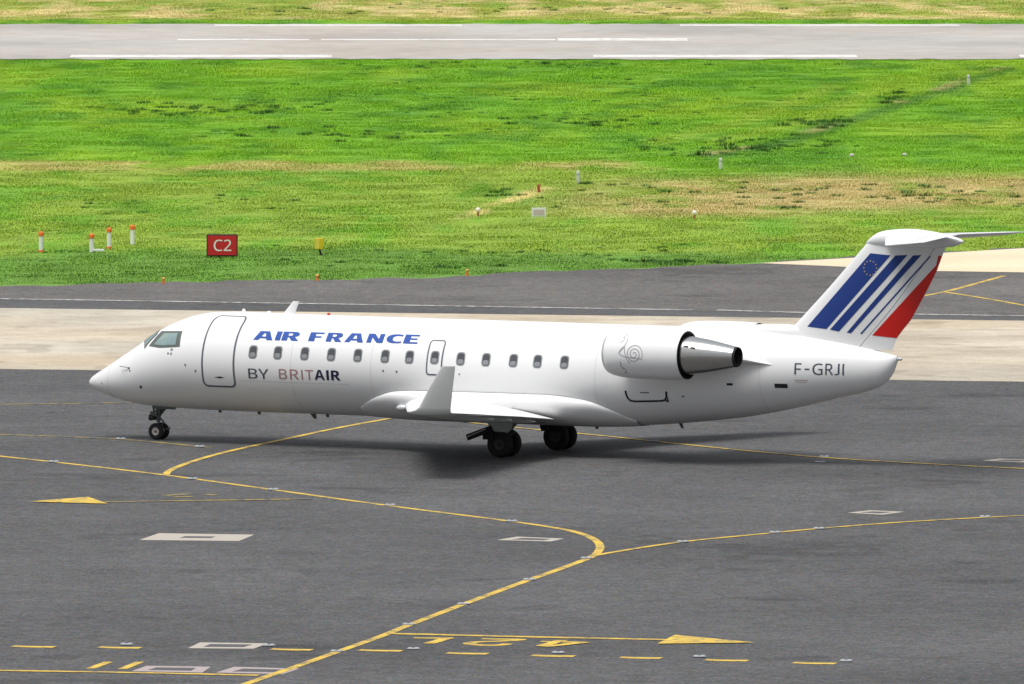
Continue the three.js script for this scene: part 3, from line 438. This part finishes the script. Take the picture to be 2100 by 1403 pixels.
{
  const ys = [...span(2.96, 3.92, 8), ...span(3.92, 6.02, 16).slice(1)];
  const piece = (xa, xb, n) => ys.map(y => { const a = xa(y), b = xb(y), o = []; const xs = []; for (let k = 0; k <= n; k++) xs.push(mix(a, b, n > 12 ? (k / n) ** 2 : k / n)); for (const x of xs) o.push([x, y, finZ(x, y)]); for (const x of xs.slice().reverse()) o.push([x, y, -finZ(x, y)]); return o; });
  const fin = part('tail_fin', loft(piece(finL, y => hinge(y) - 0.012, 22), { crease: 0.6 }), paint, jet);
  const rud = part('rudder', loft(piece(y => hinge(y) + 0.008, finR, 8).slice(1), { crease: 0.6 }), paint, jet);
  for (const [S, tag] of [[finSide, 1], [mirrored(finSide), -1]]) {
    for (const p of [[[8.336, 3.65], [10.18, 5.64], [10.78, 5.6], [8.914, 3.6]], [[9.015, 3.59], [10.92, 5.6], [11.265, 5.62], [9.275, 3.545]], [[9.5, 3.525], [11.42, 5.61], [11.66, 5.63], [9.622, 3.51]], [[9.88, 3.505], [11.88, 5.6], [11.93, 5.6], [9.93, 3.495]]]) part('stripe', onSkin(poly(p), S, 0.006, 0.16), J.blue, fin);
    const rp = [[10.22, 3.468], [12.06, 5.36], [12.13, 5.62]]; for (let k = 0; k <= 16; k++) { const y = mix(5.62, 3.41, k / 16); rp.push([finR(y) - 0.012, y]); } part('red_stripe', onSkin(poly(rp), S, 0.006, 0.16), J.red, rud);
    const stars = []; for (let k = 0; k < 12; k++) { const a = k / 12 * 2 * Math.PI, c = [10.19 + 0.19 * Math.sin(a), 5.25 + 0.19 * Math.cos(a)], o = []; for (let q = 0; q < 10; q++) { const r = q % 2 ? 0.012 : 0.03, t = q / 10 * 2 * Math.PI; o.push([c[0] + r * Math.sin(t), c[1] + r * Math.cos(t)]); } stars.push(poly(o)); } part('star_ring', onSkin(stars, S, 0.010), J.gold, fin);
  }
  // dorsal fairing ahead of the fin
  const ds = []; for (let i = 0; i <= 18; i++) { const x = mix(5.4, 8.8, i / 18), t = i / 18, h = 0.24 * smooth(clamp(t * 1.25)) + 0.012, w = 0.1 + 0.14 * smooth(clamp(t * 1.6)) - 0.17 * step(0.6, 1, t), y0 = fTop(x) - 0.05, o = []; for (let k = 0; k <= 14; k++) { const q = (k / 14 - 0.5) * Math.PI; o.push([x, y0 + (h + 0.05) * Math.cos(q) ** 0.8, w * Math.sin(q)]); } ds.push(o); }
  part('dorsal_fairing', loft(ds, { closed: false }), paint, jet);
  // bullet on top of the fin
  const bt = [[10.0, 5.92, 5.90, 0.02], [10.16, 6.06, 5.85, 0.11], [10.4, 6.2, 5.8, 0.17], [10.8, 6.275, 5.78, 0.21], [11.34, 6.305, 5.8, 0.22], [12.05, 6.24, 5.82, 0.19], [12.5, 6.15, 5.86, 0.12], [12.8, 6.06, 5.95, 0.05], [12.86, 6.02, 5.99, 0.01]], f = [1, 2, 3].map(k => pchip(col(bt, 0), col(bt, k))), bs = [];
  for (let i = 0; i <= 48; i++) { const x = mix(10.0, 12.86, i / 48), [a, b, w] = f.map(q => q(x)), o = []; for (let k = 0; k < 24; k++) { const q = k / 24 * 2 * Math.PI; o.push([x, (a + b) / 2 + (a - b) / 2 * Math.cos(q), w * Math.sin(q)]); } bs.push(o); }
  part('tail_bullet', loft(bs), paint, jet);
  for (const s of [1, -1]) {
    const st = z => { const t = z / 3.1, a = mix(10.55, 12.1, t), b = mix(12.72, 13.2, t), y = 6.1 - 0.035 * z, c = b - a; return { a, b, y, c }; };
    const lp = (z, u0, u1, n) => { const { a, b, y, c } = st(z), o = [], k0 = []; for (let k = 0; k <= n; k++) k0.push(mix(u0, u1, u0 === 0 ? (k / n) ** 2 : k / n)); const tilt = u => 0.087 * (a + u * c - 11.6); for (const u of k0) o.push([a + u * c, y + tilt(u) + foil(u) * 0.09 * c, z * s]); for (const u of k0.slice().reverse()) o.push([a + u * c, y + tilt(u) - foil(u) * 0.09 * c, z * s]); return o; };
    const tp = part('tailplane', loft(span(0.02, 3.06, 12).map(z => lp(z, 0, 0.68, 16)), { crease: 0.6 }), paint, jet);
    part('elevator', loft(span(0.12, 3.02, 12).map(z => lp(z, 0.69, 1, 8)), { crease: 0.6 }), paint, tp);
    part('tip_cap', loft([3.061, 3.09, 3.11].map((z, i) => { const q = lp(z, 0, 1, 14), m = st(z), k = [1, 0.8, 0.3][i]; return q.map(([x, y, zz]) => { const mid = m.y + 0.087 * (x - 11.6); return [mix(m.a + m.c * 0.5, x, [1, 0.97, 0.88][i]), mid + (y - mid) * k, zz]; }); }), { crease: 0.8 }), paint, tp);
  }
  const g = new THREE.CapsuleGeometry(0.045, 0.08, 6, 12); g.rotateZ(Math.PI / 2); g.translate(10.98, 2.86, 0); part('tail_light', g, J.lens, jet);
}
// ---- landing gear
function wheel(parent, x, z, r, w, s, rm = J.rim) {
  const t = new THREE.LatheGeometry([[0.5, -0.42], [0.62, -0.5], [0.8, -0.5], [0.93, -0.4], [0.985, -0.22], [1, 0], [0.985, 0.22], [0.93, 0.4], [0.8, 0.5], [0.62, 0.5], [0.5, 0.42]].map(([a, b]) => new THREE.Vector2(a * r, b * w)), 40); t.rotateX(Math.PI / 2); t.translate(x, r, z); part('tyre', t, J.tyre, parent);
  const h = new THREE.LatheGeometry([[0.001, 0.3], [0.12, 0.3], [0.14, 0.24], [0.3, 0.22], [0.4, 0.3], [0.51, 0.4], [0.51, -0.4], [0.001, -0.3]].map(([a, b]) => new THREE.Vector2(a * r, b * w * s)), 32); h.rotateX(Math.PI / 2); h.translate(x, r, z); part('rim', h, rm, parent);
  const c = new THREE.CylinderGeometry(r * 0.12, r * 0.12, w * 0.2, 16); c.rotateX(Math.PI / 2); c.translate(x, r, z + s * w * 0.26); part('hub', c, J.gap, parent);
}
const rod = (a, b, r, r2 = r) => { const A = V(...a), B = V(...b), g = new THREE.CylinderGeometry(r2, r, A.distanceTo(B), 14), q = new THREE.Quaternion().setFromUnitVectors(V(0, 1, 0), B.clone().sub(A).normalize()); g.applyQuaternion(q); g.translate(...A.add(B).multiplyScalar(0.5).toArray()); return g; };
const bx = (x, y, z, w, h, d, ry = 0, rz = 0, r = 0.012) => { const g = new RoundedBoxGeometry(w, h, d, 2, r); g.rotateZ(rz); g.rotateY(ry); g.translate(x, y, z); return g.index ? g.toNonIndexed() : g; };
const un = g => g.index ? g.toNonIndexed() : g;
{
  const x = -11.55, ng = part('nose_gear', mergeGeometries([rod([x, 0.23, 0], [x - 0.02, 0.62, 0], 0.035), rod([x - 0.02, 0.5, 0], [x + 0.02, 1.0, 0], 0.062), rod([x, 0.229, -0.2], [x, 0.229, 0.2], 0.035), rod([x - 0.05, 0.58, 0], [x + 0.32, 0.98, 0], 0.03), rod([x + 0.06, 0.32, 0], [x + 0.15, 0.48, 0], 0.025), rod([x + 0.15, 0.48, 0], [x + 0.03, 0.6, 0], 0.025), rod([x - 0.12, 0.6, 0], [x - 0.2, 0.98, 0], 0.028)].map(un)), J.gear, jet);
  wheel(ng, x, 0.155, 0.23, 0.12, 1); wheel(ng, x, -0.155, 0.23, 0.12, -1);
  for (const z of [0.09, -0.09]) { const g = new THREE.CylinderGeometry(0.09, 0.07, 0.12, 18); g.rotateZ(Math.PI / 2); g.translate(x - 0.17, 0.6, z); part('taxi_light', g, J.darkMetal, ng); }
  part('actuator', mergeGeometries([un(bx(x - 0.1, 0.7, 0, 0.22, 0.13, 0.26)), un(bx(x + 0.02, 0.82, 0, 0.13, 0.24, 0.2)), un(rod([x - 0.03, 0.75, -0.14], [x - 0.03, 0.75, 0.14], 0.055))]), J.gear, ng);
  for (const s of [1, -1]) part('gear_door', bx(x + 0.35, 0.9, 0.3 * s, 0.7, 0.09, 0.02), J.gear, ng);
  part('tow_fitting', bx(x + 0.28, 0.3, 0, 0.16, 0.05, 0.06, 0, 0.3), J.gear, ng);
  for (const s of [1, -1]) {
    const z = 1.585 * s, mg = part('main_gear', mergeGeometries([rod([0, 0.37, z], [0.02, 1.15, z - 0.1 * s], 0.075), rod([0, 0.37, z - 0.3], [0, 0.37, z + 0.3], 0.05), rod([0.02, 0.6, z], [0.1, 1.05, z - 0.85 * s], 0.045), rod([0.05, 0.5, z], [0.3, 0.68, z], 0.04), rod([0.3, 0.68, z], [0.05, 0.85, z], 0.04), rod([-0.05, 0.6, z], [-0.55, 0.95, z - 0.2 * s], 0.04)].map(un)), J.gear, jet);
    wheel(mg, 0, z + 0.235 * s, 0.372, 0.23, s, J.darkMetal); wheel(mg, 0, z - 0.235 * s, 0.372, 0.23, -s, J.darkMetal);
    part('brake_unit', mergeGeometries([rod([0, 0.372, z - 0.12], [0, 0.372, z + 0.12], 0.19), bx(-0.22, 0.62, z, 0.3, 0.16, 0.3), bx(-0.36, 0.6, z - 0.05 * s, 0.24, 0.2, 0.18)].map(un)), J.soot, mg);
    part('leg_door', loft([[-0.3, 1.0, 0.46], [-0.22, 0.8, 0.43], [-0.08, 0.71, 0.41]].map(([x0, y, dz]) => [[x0, y, z + dz * s], [0.5 - (x0 + 0.3) * 0.8, y - 0.02, z + dz * s], [0.5 - (x0 + 0.3) * 0.8, y - 0.02, z + (dz - 0.03) * s], [x0, y, z + (dz - 0.03) * s]]), { crease: 0.4 }), J.grey, mg);
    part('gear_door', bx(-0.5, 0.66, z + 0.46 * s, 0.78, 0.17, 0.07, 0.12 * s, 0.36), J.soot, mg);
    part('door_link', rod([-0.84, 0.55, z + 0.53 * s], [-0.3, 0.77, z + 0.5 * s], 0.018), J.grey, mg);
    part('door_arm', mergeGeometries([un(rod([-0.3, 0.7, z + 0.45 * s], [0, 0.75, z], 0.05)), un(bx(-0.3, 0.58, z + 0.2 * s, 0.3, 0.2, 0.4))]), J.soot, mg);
  }
}

// ------------------------------------------------------------ things on the turf and apron
const postWhite = std(C(0.74, 0.74, 0.72), 0.6), orange = std(C(0.75, 0.16, 0.02), 0.6), black = std(C(0.015, 0.015, 0.015), 0.7);
const nth = ['leftmost', 'second from left', 'third from left', 'rightmost'];
[[-17.03, -101.28, 0.74], [-15.25, -100.96, 0.68], [-14.72, -103.53, 0.76], [-13.98, -106.13, 0.72]].forEach(([x, z, h], k) => {
  const t = thing('marker_post', ['white marker post with orange top, leftmost of four', 'white orange-topped marker post with a flat foot beside it', 'white orange-topped marker post between the footed post and the rightmost post', 'white orange-topped marker post nearest the red sign'][k], 'post', [x, -0.03, z], 'orange-topped marker posts in the grass');
  const g = new THREE.LatheGeometry([[0.001, 0], [0.082, 0], [0.08, 0.04], [0.078, h - 0.17]].map(p => new THREE.Vector2(...p)), 18); part('shaft', g, postWhite, t);
  const c = new THREE.LatheGeometry([[0.09, h - 0.17], [0.094, h - 0.15], [0.094, h - 0.05], [0.07, h - 0.01], [0.001, h]].map(p => new THREE.Vector2(...p)), 18); part('cap', c, orange, t);
  if (k === 0 || k === 2) part('collar', new THREE.CylinderGeometry(0.088, 0.095, 0.07, 18).translate(0, 0.05, 0), orange, t);
  if (k === 1) part('foot', bx(0.24, 0.1, 0.02, 0.4, 0.07, 0.16), postWhite, t);
});
{ // red location sign
  const t = thing('airfield_sign', 'red sign with white letters C2 and black border in the grass', 'sign', [-10.62, -0.03, -98.11]);
  part('box', bx(0, 0.42, 0, 1.08, 0.76, 0.2, 0, 0, 0.015), black, t);
  part('face', bx(0, 0.42, 0.103, 1.0, 0.68, 0.01, 0, 0, 0.003), std(C(0.52, 0.012, 0.015), 0.5), t);
  const s = box(fontRegular.generateShapes('C2', 1), -0.29, 0.32, 0.22, 0.62); part('legend', new THREE.ExtrudeGeometry(s, { depth: 0.004, bevelEnabled: false }).translate(0, 0, 0.109), postWhite, t);
  for (const x of [-0.38, 0.38]) part('leg', new THREE.CylinderGeometry(0.03, 0.03, 0.1, 12).translate(x, 0.03, 0), black, t);
}
{ const t = thing('light_box', 'yellow box on a short black leg in the grass', 'light', [-7.26, -0.03, -99.37]);
  part('leg', mergeGeometries([un(rod([0.06, 0, 0], [0, 0.24, 0], 0.035)), un(bx(0.06, 0.02, 0, 0.16, 0.04, 0.16))]), black, t);
  part('housing', bx(-0.02, 0.41, 0, 0.25, 0.38, 0.2, 0.25), std(C(0.72, 0.52, 0.01), 0.5), t);
  part('cover', bx(-0.06, 0.41, 0.105, 0.1, 0.34, 0.02, 0.25), std(C(0.8, 0.66, 0.12), 0.5), t); }
{ const t = thing('notice_board', 'small white board standing in the dry grass', 'board', [0.44, -0.03, -124.15]); t.rotation.y = 0.12;
  part('panel', bx(0, 0.26, 0, 0.54, 0.33, 0.05), postWhite, t); part('face', bx(0, 0.26, 0.03, 0.4, 0.2, 0.012, 0, 0, 0.004), std(C(0.55, 0.45, 0.47), 0.6), t);
  for (const x of [-0.2, 0.2]) part('leg', new THREE.CylinderGeometry(0.02, 0.02, 0.14, 10).translate(x, 0.05, -0.01), postWhite, t); }
[[2.06, -151.55, 0.5, 'short white post nearest the dry grass patch'], [7.81, -163.79, 0.44, 'short white post below the dark weeds of the ditch'], [20.88, -248.56, 0.46, 'far white post high on the right beside the ditch']].forEach(([x, z, h, l], k) => {
  const t = thing('white_post', l, 'post', [x, -0.03, z], 'plain white posts along the ditch'); t.rotation.z = [0.06, 0, 0.04][k];
  part('shaft', new THREE.LatheGeometry([[0.001, 0], [0.075, 0], [0.07, h - 0.04], [0.05, h], [0.001, h + 0.005]].map(p => new THREE.Vector2(...p)), 16), std(C(0.62, 0.64, 0.62), 0.7), t);
  part('band', new THREE.CylinderGeometry(0.078, 0.078, 0.05, 16).translate(0, h * 0.72, 0), std(C(0.35, 0.37, 0.36), 0.6), t); });
[[-1.81, -126.64, 'round white lamp on a brown stem left of the white board', 0], [6.18, -124.5, 'round white lamp on a brown stem right of the white board', 0], [-12.18, -81.18, 'orange edge light at the asphalt edge below the red sign', 1], [-7.07, -82.93, 'orange edge light at the asphalt edge below the yellow box', 1], [-2.06, -86.18, 'orange edge light at the asphalt edge, rightmost', 1]].forEach(([x, z, l, o]) => {
  const t = thing('edge_light', l, 'light', [x, -0.02, z], 'edge lights in the grass'), h = o ? 0.14 : 0.16;
  part('stem', new THREE.CylinderGeometry(0.035, 0.05, h, 12).translate(0, h / 2, 0), o ? orange : std(C(0.35, 0.13, 0.05), 0.8), t);
  const g = new THREE.SphereGeometry(o ? 0.05 : 0.085, 16, 12); g.scale(1, 1.1, 1); g.translate(0, h + 0.05, 0); part('globe', g, o ? std(C(0.85, 0.4, 0.08), 0.3) : std(C(0.82, 0.74, 0.7), 0.3), t); });
{ const t = thing('stake', 'rusty red stake at the end of the bare trench', 'stake', [0.48, -0.03, -144.49]); part('shaft', bx(0, 0.13, 0, 0.1, 0.28, 0.06, 0.3, 0.12), std(C(0.4, 0.08, 0.03), 0.8), t); part('top', bx(0.02, 0.28, 0, 0.14, 0.05, 0.07, 0.3, 0.12), std(C(0.45, 0.12, 0.05), 0.8), t); }
[[13.36, -174.48, 'pale stone lump in the green, left of two'], [15.53, -174.91, 'pale stone lump in the green, right of two']].forEach(([x, z, l]) => { const g = new THREE.IcosahedronGeometry(0.09, 2), p = g.attributes.position; for (let i = 0; i < p.count; i++) { const k = 0.8 + 0.4 * noise(p.getX(i) * 14 + x, p.getY(i) * 14 + p.getZ(i) * 9, 81); p.setXYZ(i, p.getX(i) * k * 1.2, p.getY(i) * k * 0.8, p.getZ(i) * k); } g.computeVertexNormals(); const o = part(numbered('stone'), g, std(C(0.5, 0.47, 0.42), 0.9), scene); o.position.set(x, 0.03, z); o.userData = { label: l, category: 'stone', group: 'stones in the grass' }; });
{ // small white lights let into the asphalt
  const lamp = std(C(0.36, 0.38, 0.4), 0.7), body = std(C(0.24, 0.25, 0.26), 0.7), ord = ['first', 'second', 'third', 'fourth', 'fifth', 'sixth', 'seventh', 'eighth', 'ninth', 'tenth'];
  const set = (pts, say) => pts.forEach(([x, z], k) => { const t = thing('inset_light', say(ord[k]), 'light', [x, 0, z], 'white lights let into the apron');
    part('body', new THREE.LatheGeometry([[0.15, 0.004], [0.14, 0.014], [0.1, 0.018], [0.001, 0.018]].map(p => new THREE.Vector2(...p)), 20).translate(0, 0.014, 0), body, t);
    for (const s of [-1, 1]) { const g = new THREE.SphereGeometry(0.05, 12, 8); g.scale(1.3, 0.4, 1); g.translate(0.07 * s, 0.03, 0); part('prism', g, lamp, t); } });
  set([[-9, 60.25], [-5.88, 60.5], [-2.7, 61.38], [0.46, 62.37], [3.52, 63.35], [6.67, 64.45]], o => `${o} white light from the left along the row of yellow dashes`);
  set([[-12.71, 3.34], [-8.86, 9.64], [-6.69, 13.48], [-3.63, 18.91], [-0.55, 24.31], [1.23, 36.07], [-0.15, 42.47], [-1.66, 49.42], [-2.86, 55.01], [-4.37, 62]], o => `${o} white light along the bent yellow line, counting from its left end`);
  set([[3.6, 30.92], [5.91, 27.97], [7.02, 26.7], [11.26, 22.85]], o => `${o} white light from the left on the yellow line at right`);
  set([[-11.21, -5.52], [-8.98, -2.45]], o => `${o} white light on the faint line near the nose wheel`);
  set([[3.29, -4.56], [7.62, 3.52], [7.78, 1.49]], o => `${o} white light behind or below the tail end of the jet`);
}
// ------------------------------------------------------------ grass: tufts too many to count
{
  const clump = (n, spread, h, w, sd) => { const P = [], N = [], I = []; let q = sd; const r = () => hash(q++, sd, 91);
    for (let k = 0; k < n; k++) { const a = r() * 6.283, d = Math.sqrt(r()) * spread, x = Math.cos(a) * d, z = Math.sin(a) * d, t = r() * 6.283, l = (0.25 + 0.5 * r()) * h, ww = w * (0.7 + 0.6 * r()), hh = h * (0.55 + 0.5 * r()), b = r() * 6.283, cx = Math.cos(t) * ww / 2, cz = Math.sin(t) * ww / 2;
      P.push(x - cx, -0.03, z - cz, x + cx, -0.03, z + cz, x + Math.cos(b) * l, hh, z + Math.sin(b) * l); for (let i = 0; i < 3; i++) { const v = V(-Math.sin(t) * 0.3, 1, Math.cos(t) * 0.3).normalize(); N.push(v.x, v.y, v.z); } I.push(k * 3, k * 3 + 1, k * 3 + 2); }
    const g = new THREE.BufferGeometry(); g.setAttribute('position', new THREE.Float32BufferAttribute(P, 3)); g.setAttribute('normal', new THREE.Float32BufferAttribute(N, 3)); g.setIndex(I); return g; };
  const m4 = new THREE.Matrix4(), qt = new THREE.Quaternion(), up = V(0, 1, 0), cc = new THREE.Color(), m = std(C(1, 1, 1), 0.95);
  const sow = (name, geo, n, place) => { const im = new THREE.InstancedMesh(geo, m, n); im.name = name; im.castShadow = im.receiveShadow = true; im.userData = { kind: 'stuff', label: name === 'weeds' ? 'dark green weed clumps scattered through the turf' : 'short bright green turf between apron and runway', category: name };
    for (let k = 0; k < n; k++) { const [x, z, s, h, c] = place(k); qt.setFromAxisAngle(up, rnd() * 6.283); m4.compose(V(x, -0.03, z), qt, V(s, h, s)); im.setMatrixAt(k, m4); im.setColorAt(k, cc.setRGB(...c)); } scene.add(im); };
  const bands = [[-279.6, -80, 0.86], [-385, -329.2, 0.14]];
  const spot = () => { for (;;) { const b = rnd() < 0.84 ? bands[0] : bands[1], x = (rnd() - 0.5) * 74, z = mix(b[0], b[1], rnd()); if (b === bands[0] && z > edgeAt(x) - 0.25) continue; if (Math.abs(x) > 26 + (-z) * 0.035) continue; return [x, z]; } };
  sow('grass', clump(18, 0.3, 0.04, 0.036, 5), 230000, () => { const [x, z] = spot(), c = turf(x, z), v = 1.28 + 0.16 * rnd(), y = (rnd() - 0.5) * 0.14; return [x, z, 0.8 + 0.6 * rnd(), (0.5 + 0.7 * rnd()) * (0.6 + 0.8 * fbm(x * 0.4, z * 0.12, 66)), [c[0] * v * (1 + y), c[1] * v, c[2] * v]]; });
  const weedSpots = [];
  const put = (x, z, n, sx, sz, s) => { for (let k = 0; k < n; k++) weedSpots.push([x + (rnd() + rnd() - 1) * sx, z + (rnd() + rnd() - 1) * sz, s * (0.6 + 0.7 * rnd())]); };
  put(-14, -222, 60, 6, 14, 0.5); put(-9, -195, 26, 7, 8, 0.55); put(1, -208, 22, 6, 8, 0.5); put(9, -183, 60, 5.5, 12, 0.42); put(8, -181, 6, 4, 6, 0.7); put(13, -207, 20, 2.5, 8, 0.6); put(17, -232, 14, 1, 10, 0.5); put(-13, -135, 18, 9, 10, 0.35); put(9, -143, 40, 9, 14, 0.45); put(-0.8, -142, 5, 0.9, 5, 0.55); put(5, -95, 16, 2.2, 2, 0.5); put(-3, -92, 10, 5, 3, 0.4); put(2.3, -151.3, 3, 0.25, 0.5, 0.55); put(0, -230, 60, 20, 45, 0.35); put(16, -140, 25, 4, 14, 0.4); put(0, -100, 50, 17, 8, 0.3); put(-16.5, -101.5, 5, 1.6, 1, 0.35); put(0, -272, 22, 20, 5, 0.4); put(0, -352, 30, 20, 10, 0.5);
  const ok = weedSpots.filter(([x, z]) => z < edgeAt(x) - 0.4);
  sow('weeds', clump(60, 0.55, 0.26, 0.06, 9), ok.length, k => { const [x, z, s] = ok[k], v = 0.7 + 0.6 * rnd(); return [x, z, s, s * (0.8 + 0.4 * rnd()), [0.04 * v, 0.125 * v, 0.012 * v]]; });
}
renderer.render(scene, camera);
